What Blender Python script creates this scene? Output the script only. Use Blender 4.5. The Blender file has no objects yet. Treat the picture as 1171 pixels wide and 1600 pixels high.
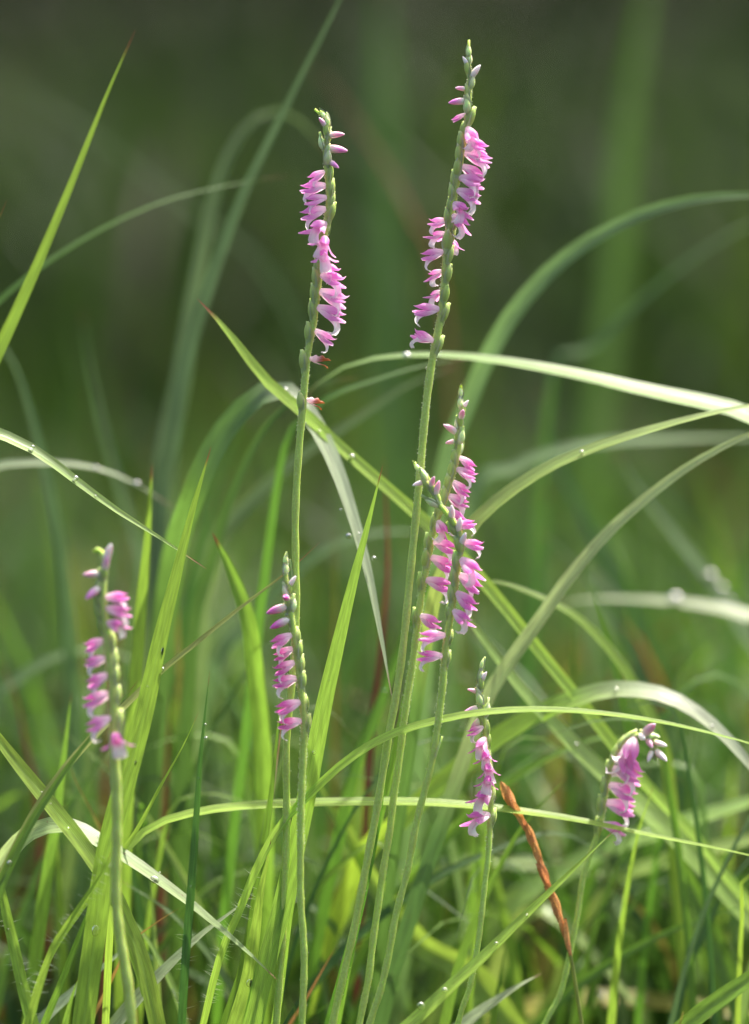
import bpy, math, random
import numpy as np
from mathutils import Vector, Matrix
R = math.radians
rng = random.Random(7)
sc = bpy.context.scene
C = sc.collection

# ------------------------------------------------------------------ camera, sky, sun, exposure
PITCH = R(9)
FWD = Vector((0, math.cos(PITCH), -math.sin(PITCH)))
RIGHT = Vector((1, 0, 0))
UP = Vector((0, math.sin(PITCH), math.cos(PITCH)))
AIM = Vector((0, 0, 0.19))
CAM = AIM - FWD * 1.0
S = 0.195 / 1171.0                      # metres per photograph pixel in the plane of focus
cd = bpy.data.cameras.new('camera')
cam = bpy.data.objects.new('camera', cd); C.objects.link(cam)
cam.location = CAM
cam.rotation_euler = (R(90) - PITCH, 0, 0)
cd.sensor_fit = 'HORIZONTAL'; cd.sensor_width = 24
cd.lens = 24 / 0.195
cd.clip_start = 0.02; cd.clip_end = 200
cd.dof.use_dof = True; cd.dof.focus_distance = 1.0; cd.dof.aperture_fstop = 3.0
sc.camera = cam

SUN_EL, SUN_AZ = R(61), R(40)           # to the right and a little behind the orchids (azimuth from +Y towards +X)
w = bpy.data.worlds.new('World'); sc.world = w; w.use_nodes = True
wn = w.node_tree.nodes; wl = w.node_tree.links
sky = wn.new('ShaderNodeTexSky'); sky.sky_type = 'NISHITA'; sky.sun_disc = False
sky.sun_elevation = SUN_EL; sky.sun_rotation = SUN_AZ
sky.air_density = 0.8; sky.dust_density = 6.0; sky.ozone_density = 0.2
bgn = wn['Background']; bgn.inputs['Strength'].default_value = 0.15
wl.new(sky.outputs[0], bgn.inputs[0])
sd = bpy.data.lights.new('sun', 'SUN'); sd.energy = 4.5; sd.angle = R(0.6); sd.color = (1, .94, .82)
sun = bpy.data.objects.new('sun', sd); C.objects.link(sun)
sdir = Vector((math.sin(SUN_AZ) * math.cos(SUN_EL), math.cos(SUN_AZ) * math.cos(SUN_EL), math.sin(SUN_EL)))
sun.rotation_euler = sdir.to_track_quat('Z', 'Y').to_euler(); sun.location = (1, 2, 3)
sc.view_settings.view_transform = 'Standard'; sc.view_settings.look = 'None'
sc.view_settings.exposure = 1.3; sc.view_settings.gamma = 1
sc.render.engine = 'CYCLES'
sc.cycles.use_denoising = True
sc.cycles.max_bounces = 8; sc.cycles.transmission_bounces = 6; sc.cycles.diffuse_bounces = 4
sc.cycles.caustics_reflective = False; sc.cycles.caustics_refractive = False
sc.cycles.sample_clamp_indirect = 8

# ------------------------------------------------------------------ helpers
def P(px, py, d=0.0):
    k = 1.0 + d
    return CAM + FWD * k + RIGHT * ((px - 585.5) * S * k) + UP * ((800 - py) * S * k)

def to_px(p):
    v = p - CAM; k = v.dot(FWD)
    return (585.5 + v.dot(RIGHT) / (S * k), 800 - v.dot(UP) / (S * k))

def spline(pts, n):
    """Catmull-Rom through pts, n+1 evenly spaced samples."""
    q = [np.array(p, float) for p in pts]
    q = [2 * q[0] - q[1]] + q + [2 * q[-1] - q[-2]]
    out = []
    for i in range(1, len(q) - 2):
        a, b, c, e = q[i - 1:i + 3]
        for j in range(24):
            t = j / 24
            out.append(.5 * (2 * b + (c - a) * t + (2 * a - 5 * b + 4 * c - e) * t * t + (3 * b - a - 3 * c + e) * t ** 3))
    out.append(q[-2])
    out = np.array(out)
    L = np.concatenate([[0], np.cumsum(np.linalg.norm(np.diff(out, axis=0), axis=1))])
    s = np.linspace(0, L[-1], n + 1)
    return [Vector([np.interp(x, L, out[:, k]) for k in range(3)]) for x in s]

def mesh(name, verts, faces, uvs=None, smooth=True, mat=None):
    me = bpy.data.meshes.new(name)
    me.from_pydata([tuple(v) for v in verts], [], faces)
    if uvs is not None:
        ul = me.uv_layers.new(name='UVMap')
        flat = np.empty(len(me.loops) * 2, 'f'); vi = np.empty(len(me.loops), 'i')
        me.loops.foreach_get('vertex_index', vi)
        flat = np.array(uvs, 'f')[vi].ravel()
        ul.data.foreach_set('uv', flat)
    if smooth:
        me.polygons.foreach_set('use_smooth', [True] * len(me.polygons))
    if mat: me.materials.append(mat)
    me.update()
    return me

def link(name, data, parent=None, label=None, cat=None, group=None, kind=None):
    o = bpy.data.objects.new(name, data); C.objects.link(o)
    if parent: o.parent = parent
    if label: o['label'] = label
    if cat: o['category'] = cat
    if group: o['group'] = group
    if kind: o['kind'] = kind
    return o

# ------------------------------------------------------------------ materials
class NT:
    def __init__(s, name):
        s.m = bpy.data.materials.new(name); s.m.use_nodes = True
        s.t = s.m.node_tree; s.n = s.t.nodes; s.n.clear()
        s.out = s.n.new('ShaderNodeOutputMaterial')
    def node(s, typ, **kw):
        nd = s.n.new('ShaderNode' + typ)
        for k, v in kw.items(): setattr(nd, k, v)
        return nd
    def set(s, sock, v):
        if isinstance(v, bpy.types.NodeSocket): s.t.links.new(v, sock)
        else:
            if isinstance(v, (tuple, list)) and len(v) == 3 and sock.type == 'RGBA': v = (*v, 1)
            sock.default_value = v
    def math(s, op, a, b=0.0, clamp=False):
        nd = s.node('Math', operation=op, use_clamp=clamp); s.set(nd.inputs[0], a); s.set(nd.inputs[1], b); return nd.outputs[0]
    def mix(s, f, a, b, blend='MIX'):
        nd = s.node('Mix', data_type='RGBA', blend_type=blend); s.set(nd.inputs[0], f); s.set(nd.inputs[6], a); s.set(nd.inputs[7], b); return nd.outputs[2]
    def ramp(s, v, lo, hi, a=0.0, b=1.0):
        nd = s.node('MapRange', interpolation_type='SMOOTHSTEP'); s.set(nd.inputs[0], v)
        for i, x in enumerate((lo, hi, a, b)): nd.inputs[i + 1].default_value = x
        return nd.outputs[0]
    def noise(s, vec, scale, detail=3.0):
        nd = s.node('TexNoise'); s.set(nd.inputs['Vector'], vec); nd.inputs['Scale'].default_value = scale; nd.inputs['Detail'].default_value = detail
        return nd.outputs[0]
    def uv(s):
        sp = s.node('SeparateXYZ'); tc = s.node('TexCoord'); s.t.links.new(tc.outputs['UV'], sp.inputs[0])
        return sp.outputs[0], sp.outputs[1], tc
    def bump(s, h, strength, dist):
        nd = s.node('Bump'); s.set(nd.inputs['Height'], h); nd.inputs['Strength'].default_value = strength; nd.inputs['Distance'].default_value = dist
        return nd.outputs[0]
    def principled(s, col, rough, spec=.5, normal=None, **kw):
        nd = s.node('BsdfPrincipled'); s.set(nd.inputs['Base Color'], col); s.set(nd.inputs['Roughness'], rough); s.set(nd.inputs['Specular IOR Level'], spec)
        if normal: s.t.links.new(normal, nd.inputs['Normal'])
        for k, v in kw.items(): s.set(nd.inputs[k], v)
        return nd
    def finish(s, sh):
        s.t.links.new(sh, s.out.inputs[0]); return s.m

def blade_mat(name, col, tcol, tf=.5, base_v=.3, base_w=.14, base2=None, rough=.36, spec=.6, tip=(.25, .07, .03), tiplen=.03, spots=0.0, base=None):
    t = NT(name); u, v, tc = t.uv()
    oi = t.node('ObjectInfo')
    tilev = t.node('CombineXYZ'); t.set(tilev.inputs[0], t.math('MULTIPLY', u, 6)); t.set(tilev.inputs[1], t.math('MULTIPLY', v, 26)); t.set(tilev.inputs[2], t.math('MULTIPLY', oi.outputs['Random'], 50))
    nz = t.noise(tilev.outputs[0], 1.0, 4)
    streakv = t.node('CombineXYZ'); t.set(streakv.inputs[0], t.math('MULTIPLY', u, 30)); t.set(streakv.inputs[1], t.math('MULTIPLY', v, 2.5)); t.set(streakv.inputs[2], t.math('MULTIPLY', oi.outputs['Random'], 90))
    st = t.noise(streakv.outputs[0], 1.0, 3)
    vein = t.math('SINE', t.math('MULTIPLY', u, 2 * math.pi * 11))
    val = t.math('ADD', t.math('MULTIPLY', t.ramp(nz, .3, .7), .45), t.math('ADD', .64, t.math('MULTIPLY', st, .30)))
    val = t.math('ADD', val, t.math('MULTIPLY', vein, .07))
    hs = t.node('HueSaturation'); t.set(hs.inputs['Hue'], t.math('ADD', .485, t.math('MULTIPLY', oi.outputs['Random'], .03))); hs.inputs['Saturation'].default_value = 1; t.set(hs.inputs['Value'], val); t.set(hs.inputs['Color'], col)
    hs2 = t.node('HueSaturation'); t.set(hs2.inputs['Hue'], t.math('ADD', .485, t.math('MULTIPLY', oi.outputs['Random'], .03))); t.set(hs2.inputs['Value'], val); t.set(hs2.inputs['Color'], tcol)
    mid = t.ramp(t.math('ABSOLUTE', t.math('SUBTRACT', u, .5)), .02, .07, 1, 0)
    c1 = t.mix(t.math('MULTIPLY', mid, .35), hs.outputs[0], tuple(min(1, x * 1.5 + .06) for x in col))
    c2 = t.mix(t.math('MULTIPLY', mid, .30), hs2.outputs[0], tuple(x * .6 for x in tcol))
    tipf = t.ramp(t.math('ADD', v, t.math('MULTIPLY', t.math('SUBTRACT', nz, .5), .02)), 1 - tiplen, 1 - tiplen * .35)
    c1 = t.mix(tipf, c1, tip); c2 = t.mix(tipf, c2, tip)
    if base is not None:                 # lower part of the leaf takes a second colour
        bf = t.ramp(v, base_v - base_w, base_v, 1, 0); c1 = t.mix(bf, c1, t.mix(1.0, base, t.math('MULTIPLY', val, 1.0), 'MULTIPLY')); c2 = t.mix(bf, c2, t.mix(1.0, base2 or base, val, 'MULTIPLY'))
    if spots:
        sp = t.noise(tc.outputs['Object'], 900, 2)
        sf = t.math('MULTIPLY', t.ramp(sp, .68, .74), spots); c1 = t.mix(sf, c1, (.28, .06, .03)); c2 = t.mix(sf, c2, (.2, .05, .02))
    nrm = t.bump(t.math('ADD', vein, t.math('MULTIPLY', st, 1.5)), .35, .0002)
    pr = t.principled(c1, t.math('ADD', rough, t.math('MULTIPLY', nz, .2)), spec, nrm)
    tr = t.node('BsdfTranslucent'); t.set(tr.inputs[0], c2)
    mx = t.node('MixShader'); mx.inputs[0].default_value = tf
    t.t.links.new(pr.outputs[0], mx.inputs[1]); t.t.links.new(tr.outputs[0], mx.inputs[2])
    return t.finish(mx.outputs[0])

M = {}
M['lime'] = blade_mat('blade_lime', (.17, .29, .035), (.43, .65, .08), .52)
M['lime_soft'] = blade_mat('blade_soft_lime', (.15, .27, .03), (.34, .56, .06), .5)
M['green'] = blade_mat('blade_green', (.09, .19, .03), (.20, .40, .035), .45)
M['dark'] = blade_mat('blade_dark_green', (.05, .12, .025), (.10, .22, .03), .4)
M['olive'] = blade_mat('blade_olive', (.25, .31, .08), (.42, .50, .13), .45, spots=.15, tiplen=.08, tip=(.34, .13, .05))
M['glauc'] = blade_mat('blade_glaucous', (.12, .20, .07), (.20, .33, .09), .44, rough=.42, spec=.7)
M['pale'] = blade_mat('blade_pale', (.34, .42, .24), (.50, .60, .30), .48, rough=.3, spec=.9, spots=.4)
M['bent'] = blade_mat('blade_bent_painted_sheen', (.38, .44, .28), (.56, .64, .36), .5, rough=.28, spec=.9, base=(.07, .15, .03), base2=(.09, .18, .03), base_w=.08, base_v=.76, tip=(.4, .3, .2))  # green foot, pale upper end: sheen past the bend painted into the colour
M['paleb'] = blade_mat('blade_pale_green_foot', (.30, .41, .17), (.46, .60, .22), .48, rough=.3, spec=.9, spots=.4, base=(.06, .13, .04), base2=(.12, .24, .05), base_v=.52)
M['limepale'] = blade_mat('blade_lime_to_pale', (.40, .46, .30), (.55, .62, .36), .45, rough=.3, spec=.9, base=(.20, .34, .03), base2=(.50, .74, .06), base_v=.80, base_w=.16)
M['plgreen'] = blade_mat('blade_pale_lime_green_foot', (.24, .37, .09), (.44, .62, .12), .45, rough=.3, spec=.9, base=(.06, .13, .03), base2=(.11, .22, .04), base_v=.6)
M['limeb'] = blade_mat('blade_bright_lime', (.34, .50, .07), (.52, .76, .09), .5, rough=.32, spec=.7)
M['palelime'] = blade_mat('blade_pale_lime', (.24, .37, .09), (.44, .62, .12), .45, rough=.3, spec=.9)
M['glaucdim'] = blade_mat('blade_dull_glaucous', (.06, .11, .055), (.085, .15, .06), .4, rough=.5, spec=.5)
M['straw'] = blade_mat('blade_straw', (.42, .37, .24), (.35, .28, .14), .35, tip=(.4, .16, .08), tiplen=.15)
M['rust'] = blade_mat('blade_rust', (.74, .36, .13), (.65, .3, .1), .4, rough=.6, spec=.2)
M['brown'] = blade_mat('blade_brown', (.24, .09, .05), (.2, .07, .04), .3, rough=.6, spec=.2)
M['yellow'] = blade_mat('blade_yellow', (.33, .34, .06), (.55, .50, .08), .5, base=(.4, .2, .04))

def flesh_mat(name, col, col2, sss=.85, rough=.45, scale=1500):
    t = NT(name); tc = t.node('TexCoord'); oi = t.node('ObjectInfo')
    nz = t.noise(tc.outputs['Object'], scale, 4)
    sp = t.node('SeparateXYZ'); t.t.links.new(tc.outputs['UV'], sp.inputs[0])
    rib = t.math('SINE', t.math('MULTIPLY', sp.outputs[0], 2 * math.pi * 7))
    c = t.mix(t.ramp(t.math('ADD', nz, t.math('MULTIPLY', t.math('SUBTRACT', oi.outputs['Random'], .5), .2)), .3, .7), col, col2)
    c = t.mix(t.math('MULTIPLY', t.math('ADD', rib, 1), .08), c, tuple(x * .6 for x in col))
    nrm = t.bump(t.math('ADD', t.math('MULTIPLY', rib, .5), nz), .3, .00012)
    pr = t.principled(c, rough, .45, nrm)
    pr.inputs['Subsurface Weight'].default_value = sss
    pr.inputs['Subsurface Radius'].default_value = (.7, 1.0, .25); pr.inputs['Subsurface Scale'].default_value = .0022
    return t.finish(pr.outputs[0])

M['stem'] = flesh_mat('orchid_stem', (.40, .50, .11), (.50, .60, .17))
M['ovary'] = flesh_mat('orchid_ovary', (.36, .46, .11), (.48, .57, .19))
M['bract'] = flesh_mat('orchid_bract', (.36, .48, .18), (.50, .60, .30))
M['budgreen'] = flesh_mat('orchid_green_bud', (.55, .64, .32), (.74, .78, .52), .9)
M['hair'] = None
t = NT('plant_hair'); pr = t.principled((.75, .8, .62), .35); tr = t.node('BsdfTranslucent'); t.set(tr.inputs[0], (.75, .8, .6))
mx = t.node('MixShader'); mx.inputs[0].default_value = .5; t.t.links.new(pr.outputs[0], mx.inputs[1]); t.t.links.new(tr.outputs[0], mx.inputs[2]); M['hair'] = t.finish(mx.outputs[0])

def petal_mat(name, lip=False, wilt=False, bud=False):
    """Sheet petal: pale at its foot, the flower's own pink (object colour) towards the tip, pale rim."""
    t = NT(name); u, v, tc = t.uv(); oi = t.node('ObjectInfo')
    nv = t.node('CombineXYZ'); t.set(nv.inputs[0], t.math('MULTIPLY', u, 9)); t.set(nv.inputs[1], t.math('MULTIPLY', v, 2)); t.set(nv.inputs[2], t.math('MULTIPLY', oi.outputs['Random'], 40))
    st = t.noise(nv.outputs[0], 1.0, 3)
    if lip:
        c = t.mix(t.ramp(v, .55, .1), (.93, .90, .90), oi.outputs['Color'])
        c = t.mix(t.math('MULTIPLY', t.ramp(st, .5, .75), .35), c, oi.outputs['Color'])
    else:
        f = t.math('MULTIPLY', t.ramp(v, .12, .72), t.ramp(st, .15, .7, .5, 1.0))
        c = t.mix(f, (.97, .82, .89) if not bud else (.90, .80, .66), oi.outputs['Color'])
        tipf = t.ramp(v, .9, 1.0, 0, .55); c = t.mix(tipf, c, (.95, .8, .9))
        if wilt: c = t.mix(t.ramp(t.math('ADD', v, t.math('MULTIPLY', st, .5)), .5, .95), c, (.42, .13, .03))
    nrm = t.bump(st, .3, .0002)
    pr = t.principled(c, .42, .35, nrm)
    if bud:
        pr.inputs['Subsurface Weight'].default_value = .5; pr.inputs['Subsurface Radius'].default_value = (1, .7, .8); pr.inputs['Subsurface Scale'].default_value = .001
        return t.finish(pr.outputs[0])
    tr = t.node('BsdfTranslucent'); t.set(tr.inputs[0], c)
    mx = t.node('MixShader'); mx.inputs[0].default_value = .58
    t.t.links.new(pr.outputs[0], mx.inputs[1]); t.t.links.new(tr.outputs[0], mx.inputs[2])
    return t.finish(mx.outputs[0])
M['petal'] = petal_mat('orchid_petal'); M['lip'] = petal_mat('orchid_lip', lip=True)
M['wilt'] = petal_mat('orchid_withered', wilt=True); M['bud'] = petal_mat('orchid_bud', bud=True)

t = NT('water'); pr = t.principled((1, 1, 1), .02, .5); pr.inputs['IOR'].default_value = 1.33; pr.inputs['Transmission Weight'].default_value = 1
M['water'] = t.finish(pr.outputs[0])

# ground and meadow materials
t = NT('soil'); tc = t.node('TexCoord')
n1 = t.noise(tc.outputs['Object'], 14, 6); n2 = t.noise(tc.outputs['Object'], 160, 5)
c = t.mix(t.ramp(n1, .35, .65), (.014, .016, .008), (.014, .024, .007)); c = t.mix(t.ramp(n2, .45, .7), c, (.04, .035, .018))
pr = t.principled(c, .9, .2, t.bump(n2, .8, .01)); M['soil'] = t.finish(pr.outputs[0])

def mass_mat(name, tf, rough=.5, spec=.4):
    t = NT(name); at = t.node('Attribute'); at.attribute_name = 'col'
    pr = t.principled(at.outputs[0], rough, spec); tr = t.node('BsdfTranslucent')
    t.set(tr.inputs[0], t.mix(1.0, at.outputs[0], (1.5, 1.6, .7), 'MULTIPLY'))
    mx = t.node('MixShader'); mx.inputs[0].default_value = tf
    t.t.links.new(pr.outputs[0], mx.inputs[1]); t.t.links.new(tr.outputs[0], mx.inputs[2]); return t.finish(mx.outputs[0])
M['mass'] = mass_mat('meadow_grass', .4, .5, .25); M['bush'] = mass_mat('added_thicket_leaf', .25, 1.0, .0)

# ------------------------------------------------------------------ the setting: ground, meadow, thicket behind
gm = mesh('ground', [(-60, -40, 0), (60, -40, 0), (60, 80, 0), (-60, 80, 0)], [(0, 1, 2, 3)], smooth=False, mat=M['soil'])
link('ground', gm, kind='structure', label='dark soil and thatch under the meadow grass')

def grass_mass(name, label, n, seed, hfun, xyfun, wid, palette, segs=5, bend=.5, mat='mass'):
    g = np.random.default_rng(seed)
    x, y = xyfun(g, n); h = hfun(g, n, x, y)
    az = g.uniform(0, 2 * np.pi, n); fa = az + g.normal(0, .8, n)
    bd = np.abs(g.normal(bend, bend * .6, n)); wd = wid * g.uniform(.6, 1.3, n)
    tt = np.linspace(0, 1, segs + 1)
    ang = bd[:, None] * tt ** 1.6 * 1.6 + .05
    dl = h[:, None] / segs
    hor = np.cumsum(np.sin(ang) * dl, 1) - np.sin(ang[:, :1]) * dl
    ver = np.maximum(np.cumsum(np.cos(ang) * dl, 1) - np.cos(ang[:, :1]) * dl, .003)
    cx = x[:, None] + hor * np.cos(az)[:, None]; cy = y[:, None] + hor * np.sin(az)[:, None]
    ww = wd[:, None] * (1 - tt ** 2.2) * .5 + .0001
    sx = -np.sin(fa)[:, None] * ww; sy = np.cos(fa)[:, None] * ww
    V = np.stack([np.stack([cx - sx, cy - sy, ver], -1), np.stack([cx + sx, cy + sy, ver], -1)], 2).reshape(-1, 3)
    base = (np.arange(n) * (segs + 1) * 2)[:, None] + (np.arange(segs) * 2)[None]
    F = np.stack([base, base + 1, base + 3, base + 2], -1).reshape(-1, 4)
    me = bpy.data.meshes.new(name)
    me.vertices.add(len(V)); me.vertices.foreach_set('co', V.ravel())
    me.loops.add(F.size); me.loops.foreach_set('vertex_index', F.ravel().astype('i'))
    me.polygons.add(len(F)); me.polygons.foreach_set('loop_start', np.arange(0, F.size, 4, dtype='i')); me.polygons.foreach_set('loop_total', np.full(len(F), 4, 'i'))
    pal = np.array([p[:3] for p in palette]); pw = np.array([p[3] for p in palette]); pw = pw / pw.sum()
    col = pal[g.choice(len(pal), n, p=pw)] * g.uniform(.65, 1.35, (n, 1))
    ca = me.color_attributes.new('col', 'FLOAT_COLOR', 'POINT')
    cc = np.ones((n, (segs + 1) * 2, 4)); cc[..., :3] = col[:, None]
    ca.data.foreach_set('color', cc.astype('f').ravel())
    me.polygons.foreach_set('use_smooth', np.ones(len(F), bool))
    me.update(calc_edges=True); me.validate(); me.materials.append(M[mat])
    return link(name, me, kind='stuff', label=label)

PAL = [(.056, .115, .027, 5), (.040, .088, .025, 5), (.09, .16, .03, 2), (.06, .10, .05, 2), (.11, .10, .045, .6), (.12, .05, .025, .5)]
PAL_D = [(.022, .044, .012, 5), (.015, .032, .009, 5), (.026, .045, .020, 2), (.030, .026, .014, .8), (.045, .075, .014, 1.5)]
# low turf between and behind the orchids
grass_mass('turf', 'short mixed green turf growing round the feet of the orchids', 9000, 1,
    lambda g, n, x, y: g.uniform(.025, .075, n) , lambda g, n: (g.uniform(-.7, .7, n), g.uniform(-.25, 1.2, n)), .003, PAL, 4, .5)
def nearxy(g, n):
    y = .07 + .75 * g.uniform(0, 1, n) ** 1.2
    return g.uniform(-1, 1, n) * (.2 + .22 * y + .12), y
grass_mass('meadow_grass', 'blurred green meadow grass standing close behind the orchids', 3400, 2,
    lambda g, n, x, y: g.uniform(.07, .17, n) + .03 * y, nearxy, .0036, PAL, 7, .75)
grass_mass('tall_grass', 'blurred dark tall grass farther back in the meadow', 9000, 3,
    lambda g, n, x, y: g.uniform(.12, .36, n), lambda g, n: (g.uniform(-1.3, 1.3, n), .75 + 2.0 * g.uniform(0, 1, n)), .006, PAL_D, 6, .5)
# thicket: added dark leaf bank, made tall out of view to shade the meadow
def added_thicket():
    g = np.random.default_rng(5); n = 60000
    x = g.uniform(-4.5, 4.5, n); zz = np.where(np.arange(n) < 34000, g.uniform(0, 1, n) ** .8 * 2.9, g.uniform(0, .75, n)); y = 2.75 + g.uniform(0, 1.3, n) + .25 * np.sin(x * 2.1) + .2 * np.sin(x * 4.7 + zz * 3)
    L = g.uniform(.05, .11, n); a = g.uniform(0, 2 * np.pi, n); el = g.normal(-.2, .5, n); W = L * g.uniform(.25, .45, n)
    d = np.stack([np.cos(a) * np.cos(el), np.sin(a) * np.cos(el), np.sin(el)], -1)
    s = np.stack([-np.sin(a), np.cos(a), g.normal(0, .4, n)], -1); s /= np.linalg.norm(s, axis=1, keepdims=True)
    c = np.stack([x, y, zz], -1); up = np.cross(d, s) * (W * .15)[:, None]
    V = np.stack([c, c + d * (L * .5)[:, None] + s * (W * .5)[:, None] + up, c + d * L[:, None], c + d * (L * .5)[:, None] - s * (W * .5)[:, None] + up], 1)
    V[..., 2] = np.maximum(V[..., 2], .01)
    F = np.arange(n * 4).reshape(n, 4)
    me = bpy.data.meshes.new('added_thicket'); me.from_pydata(V.reshape(-1, 3).tolist(), [], F.tolist())
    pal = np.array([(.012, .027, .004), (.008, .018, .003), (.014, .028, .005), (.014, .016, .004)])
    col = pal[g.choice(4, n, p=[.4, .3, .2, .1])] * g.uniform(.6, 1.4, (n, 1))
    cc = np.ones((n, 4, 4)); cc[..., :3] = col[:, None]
    me.color_attributes.new('col', 'FLOAT_COLOR', 'POINT').data.foreach_set('color', cc.astype('f').ravel())
    me.materials.append(M['bush']); link('added_thicket', me, kind='stuff', label='added bank of dark green leaves that shades and closes off the meadow')
added_thicket()

# ------------------------------------------------------------------ grass blades
BL = {}
def rooted(w3, lean=.35):
    """Continue the leaf from its lowest given point down to the soil."""
    p0, p1 = w3[0], w3[1]
    h = p0.z
    if h < .006: return w3
    t = (p0 - p1)
    hx, hy = t.x, t.y; m = math.hypot(hx, hy) or 1e-6
    slope = min(m / max(abs(t.z), 1e-5), 1.2) if t.z < 0 else 1.2
    hx, hy = hx / m, hy / m
    k = h * slope * .7
    mid = Vector((p0.x + hx * k * .62, p0.y + hy * k * .62, h * .5))
    g = Vector((p0.x + hx * k * .95, p0.y + hy * k * .95, -.002))
    return [g, mid] + w3

def blade(key, label, mat, wpx, pts, d0=0., d1=None, phi=20, twist=0, fold=.22, taper=.45, pw=1.7, root=True, cat='grass blade', group=None, n=44, bow=0., name='grass_blade', wav=0.):
    d1 = d0 if d1 is None else d1
    m = len(pts)
    w3 = []
    for i, p in enumerate(pts):
        f = i / (m - 1)
        d = p[2] if len(p) > 2 else d0 + (d1 - d0) * f + bow * math.sin(math.pi * f)
        w3.append(P(p[0], p[1], d))
    vis = w3
    if root: w3 = rooted(w3)
    c = spline(w3, n)
    tang = [(c[min(i + 1, n)] - c[max(i - 1, 0)]).normalized() for i in range(n + 1)]
    nf, bb = [], []
    for i in range(n + 1):
        v = CAM - c[i]; v = (v - tang[i] * v.dot(tang[i])).normalized(); nf.append(v); bb.append(tang[i].cross(v))
    sgn = 1 if sum(b.z for b in bb) >= 0 else -1
    K = 6; verts, uvs, faces, rows = [], [], [], []
    wm = wpx * S * (1 + .5 * (d0 + d1)) * .5
    r1 = random.Random(key); ph = r1.uniform(0, 6)
    for i in range(n + 1):
        tt = i / n
        a = R(phi + twist * (tt - .5) + 6 * math.sin(tt * 9 + ph))
        nn = nf[i] * math.cos(a) + bb[i] * sgn * math.sin(a)
        W = tang[i].cross(nn)
        f = (.62 + .38 * min(1, tt / .25)) * (1 if tt < taper else max(.012, 1 - ((tt - taper) / (1 - taper)) ** pw))
        f *= 1 + .05 * math.sin(tt * 31 + ph) * wav
        ww = wm / max(.45, math.cos(R(phi))) * f
        row = []
        for j in range(K + 1):
            s = j / K * 2 - 1
            off = nn * (-fold * (1 - abs(s) ** 1.3) * ww)
            row.append(len(verts)); verts.append(c[i] + W * (s * ww) + off); uvs.append((j / K, tt))
        rows.append(row)
    for i in range(n):
        for j in range(K):
            faces.append((rows[i][j], rows[i][j + 1], rows[i + 1][j + 1], rows[i + 1][j]))
    o = link(name, mesh(name, verts, faces, uvs, mat=M[mat]), label=label, cat=cat, group=group)
    px = [to_px(q) for q in c]
    BL[key] = dict(o=o, c=c, px=px, n=[nf[i] for i in range(n + 1)], w=wm, tang=tang, label=label)
    return o

# --- leaves in or near the plane of focus
blade('L1', 'broad upright lime grass blade between the thin magenta spike and the twin stems', 'lime', 31, [(395,1600),(418,1500),(440,1420),(460,1335),(479,1245),(505,1110),(530,1000),(553,905),(575,820),(598,728)], -.002, .002, phi=14, taper=.52, pw=1.7, fold=.14)
blade('L2', 'broad green grass blade with a red tip rising behind the hook-topped orchid', 'lime_soft', 34, [(130,1600),(146,1480),(166,1340),(196,1220),(226,1110),(250,1000),(275,900),(300,800),(330,698)], -.012, -.004, phi=16, taper=0.55, pw=1.7, fold=.16)
blade('L3', 'tall straight lime grass blade ending in a dark red point', 'lime_soft', 28, [(-130,1300),(-95,850),(-60,680),(-20,585),(20,500),(60,410),(110,290),(170,140),(212,46)], .02, .022, phi=22, taper=.45, pw=1.7)
blade('L4', 'short grass blade tip with a dark point peeping past the tall lime blade', 'lime_soft', 18, [(-120,900),(-60,520),(-25,400),(11,312)], .012, phi=20, taper=.4, pw=1.7)
blade('L5', 'thin dull green grass blade bowing over behind the tall lime blade', 'green', 15, [(-160,900),(-110,640),(-60,535),(0,468),(70,412),(150,362),(250,316),(360,288),(452,274)], .05, .06, phi=42, taper=.3, pw=1.7)
blade('L6', 'wide glaucous leaf folding over at its crown into a hook', 'glauc', 46, [(235,1500,.11),(245,1000),(255,760),(265,680),(285,580),(300,480),(320,370),(345,270),(382,200),(425,172),(470,190),(525,250)], .09, .13, phi=4, taper=.3, pw=1.7)
blade('L7', 'long straight glaucous leaf crossing the hooked leaf', 'glaucdim', 24, [(235,1300),(250,800),(270,690),(290,570),(315,480),(350,380),(390,280),(440,180),(490,80),(535,-10),(570,-90)], .085, .05, phi=-30, taper=.55, pw=1.7)
blade('L8', 'long lime grass blade sloping up to a blunt brown tip, crossing the whole clump', 'limeb', 18, [(1330,1560),(1180,1420),(1090,1310),(1000,1215),(930,1125),(850,1025),(770,925),(690,838),(620,775),(540,705),(470,640),(425,603),(390,562),(350,510),(308,466)], .045, .012, phi=30, taper=0.86, pw=2.6, wav=1)
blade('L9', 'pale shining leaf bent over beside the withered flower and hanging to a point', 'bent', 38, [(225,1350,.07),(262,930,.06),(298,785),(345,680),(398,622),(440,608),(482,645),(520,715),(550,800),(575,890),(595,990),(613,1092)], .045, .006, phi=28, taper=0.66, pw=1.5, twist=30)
blade('L10', 'blurred green leaf arching up to the kink of the pale hanging leaf', 'dark', 26, [(285,1300),(300,1000),(330,880),(360,780),(400,690),(440,640),(500,600),(560,590)], .06, .05, phi=30, taper=.4)
blade('L11', 'pale arching leaf turning lime, passing behind the tall right-hand spike', 'palelime', 27, [(1420,860),(1300,710),(1200,660),(1140,636),(1000,606),(900,583),(780,562),(680,553),(600,557),(540,572),(495,600),(462,640)], .03, .045, phi=48, taper=.5, pw=1.7)
blade('L12', 'arched pale green blade with a small red blemish meeting the lime arch', 'plgreen', 21, [(640,1180,.03),(680,930),(730,832),(780,780),(850,733),(920,702),(1000,675),(1100,648),(1200,630),(1290,640)], .02, .016, phi=48, taper=.55, pw=1.7)
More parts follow.
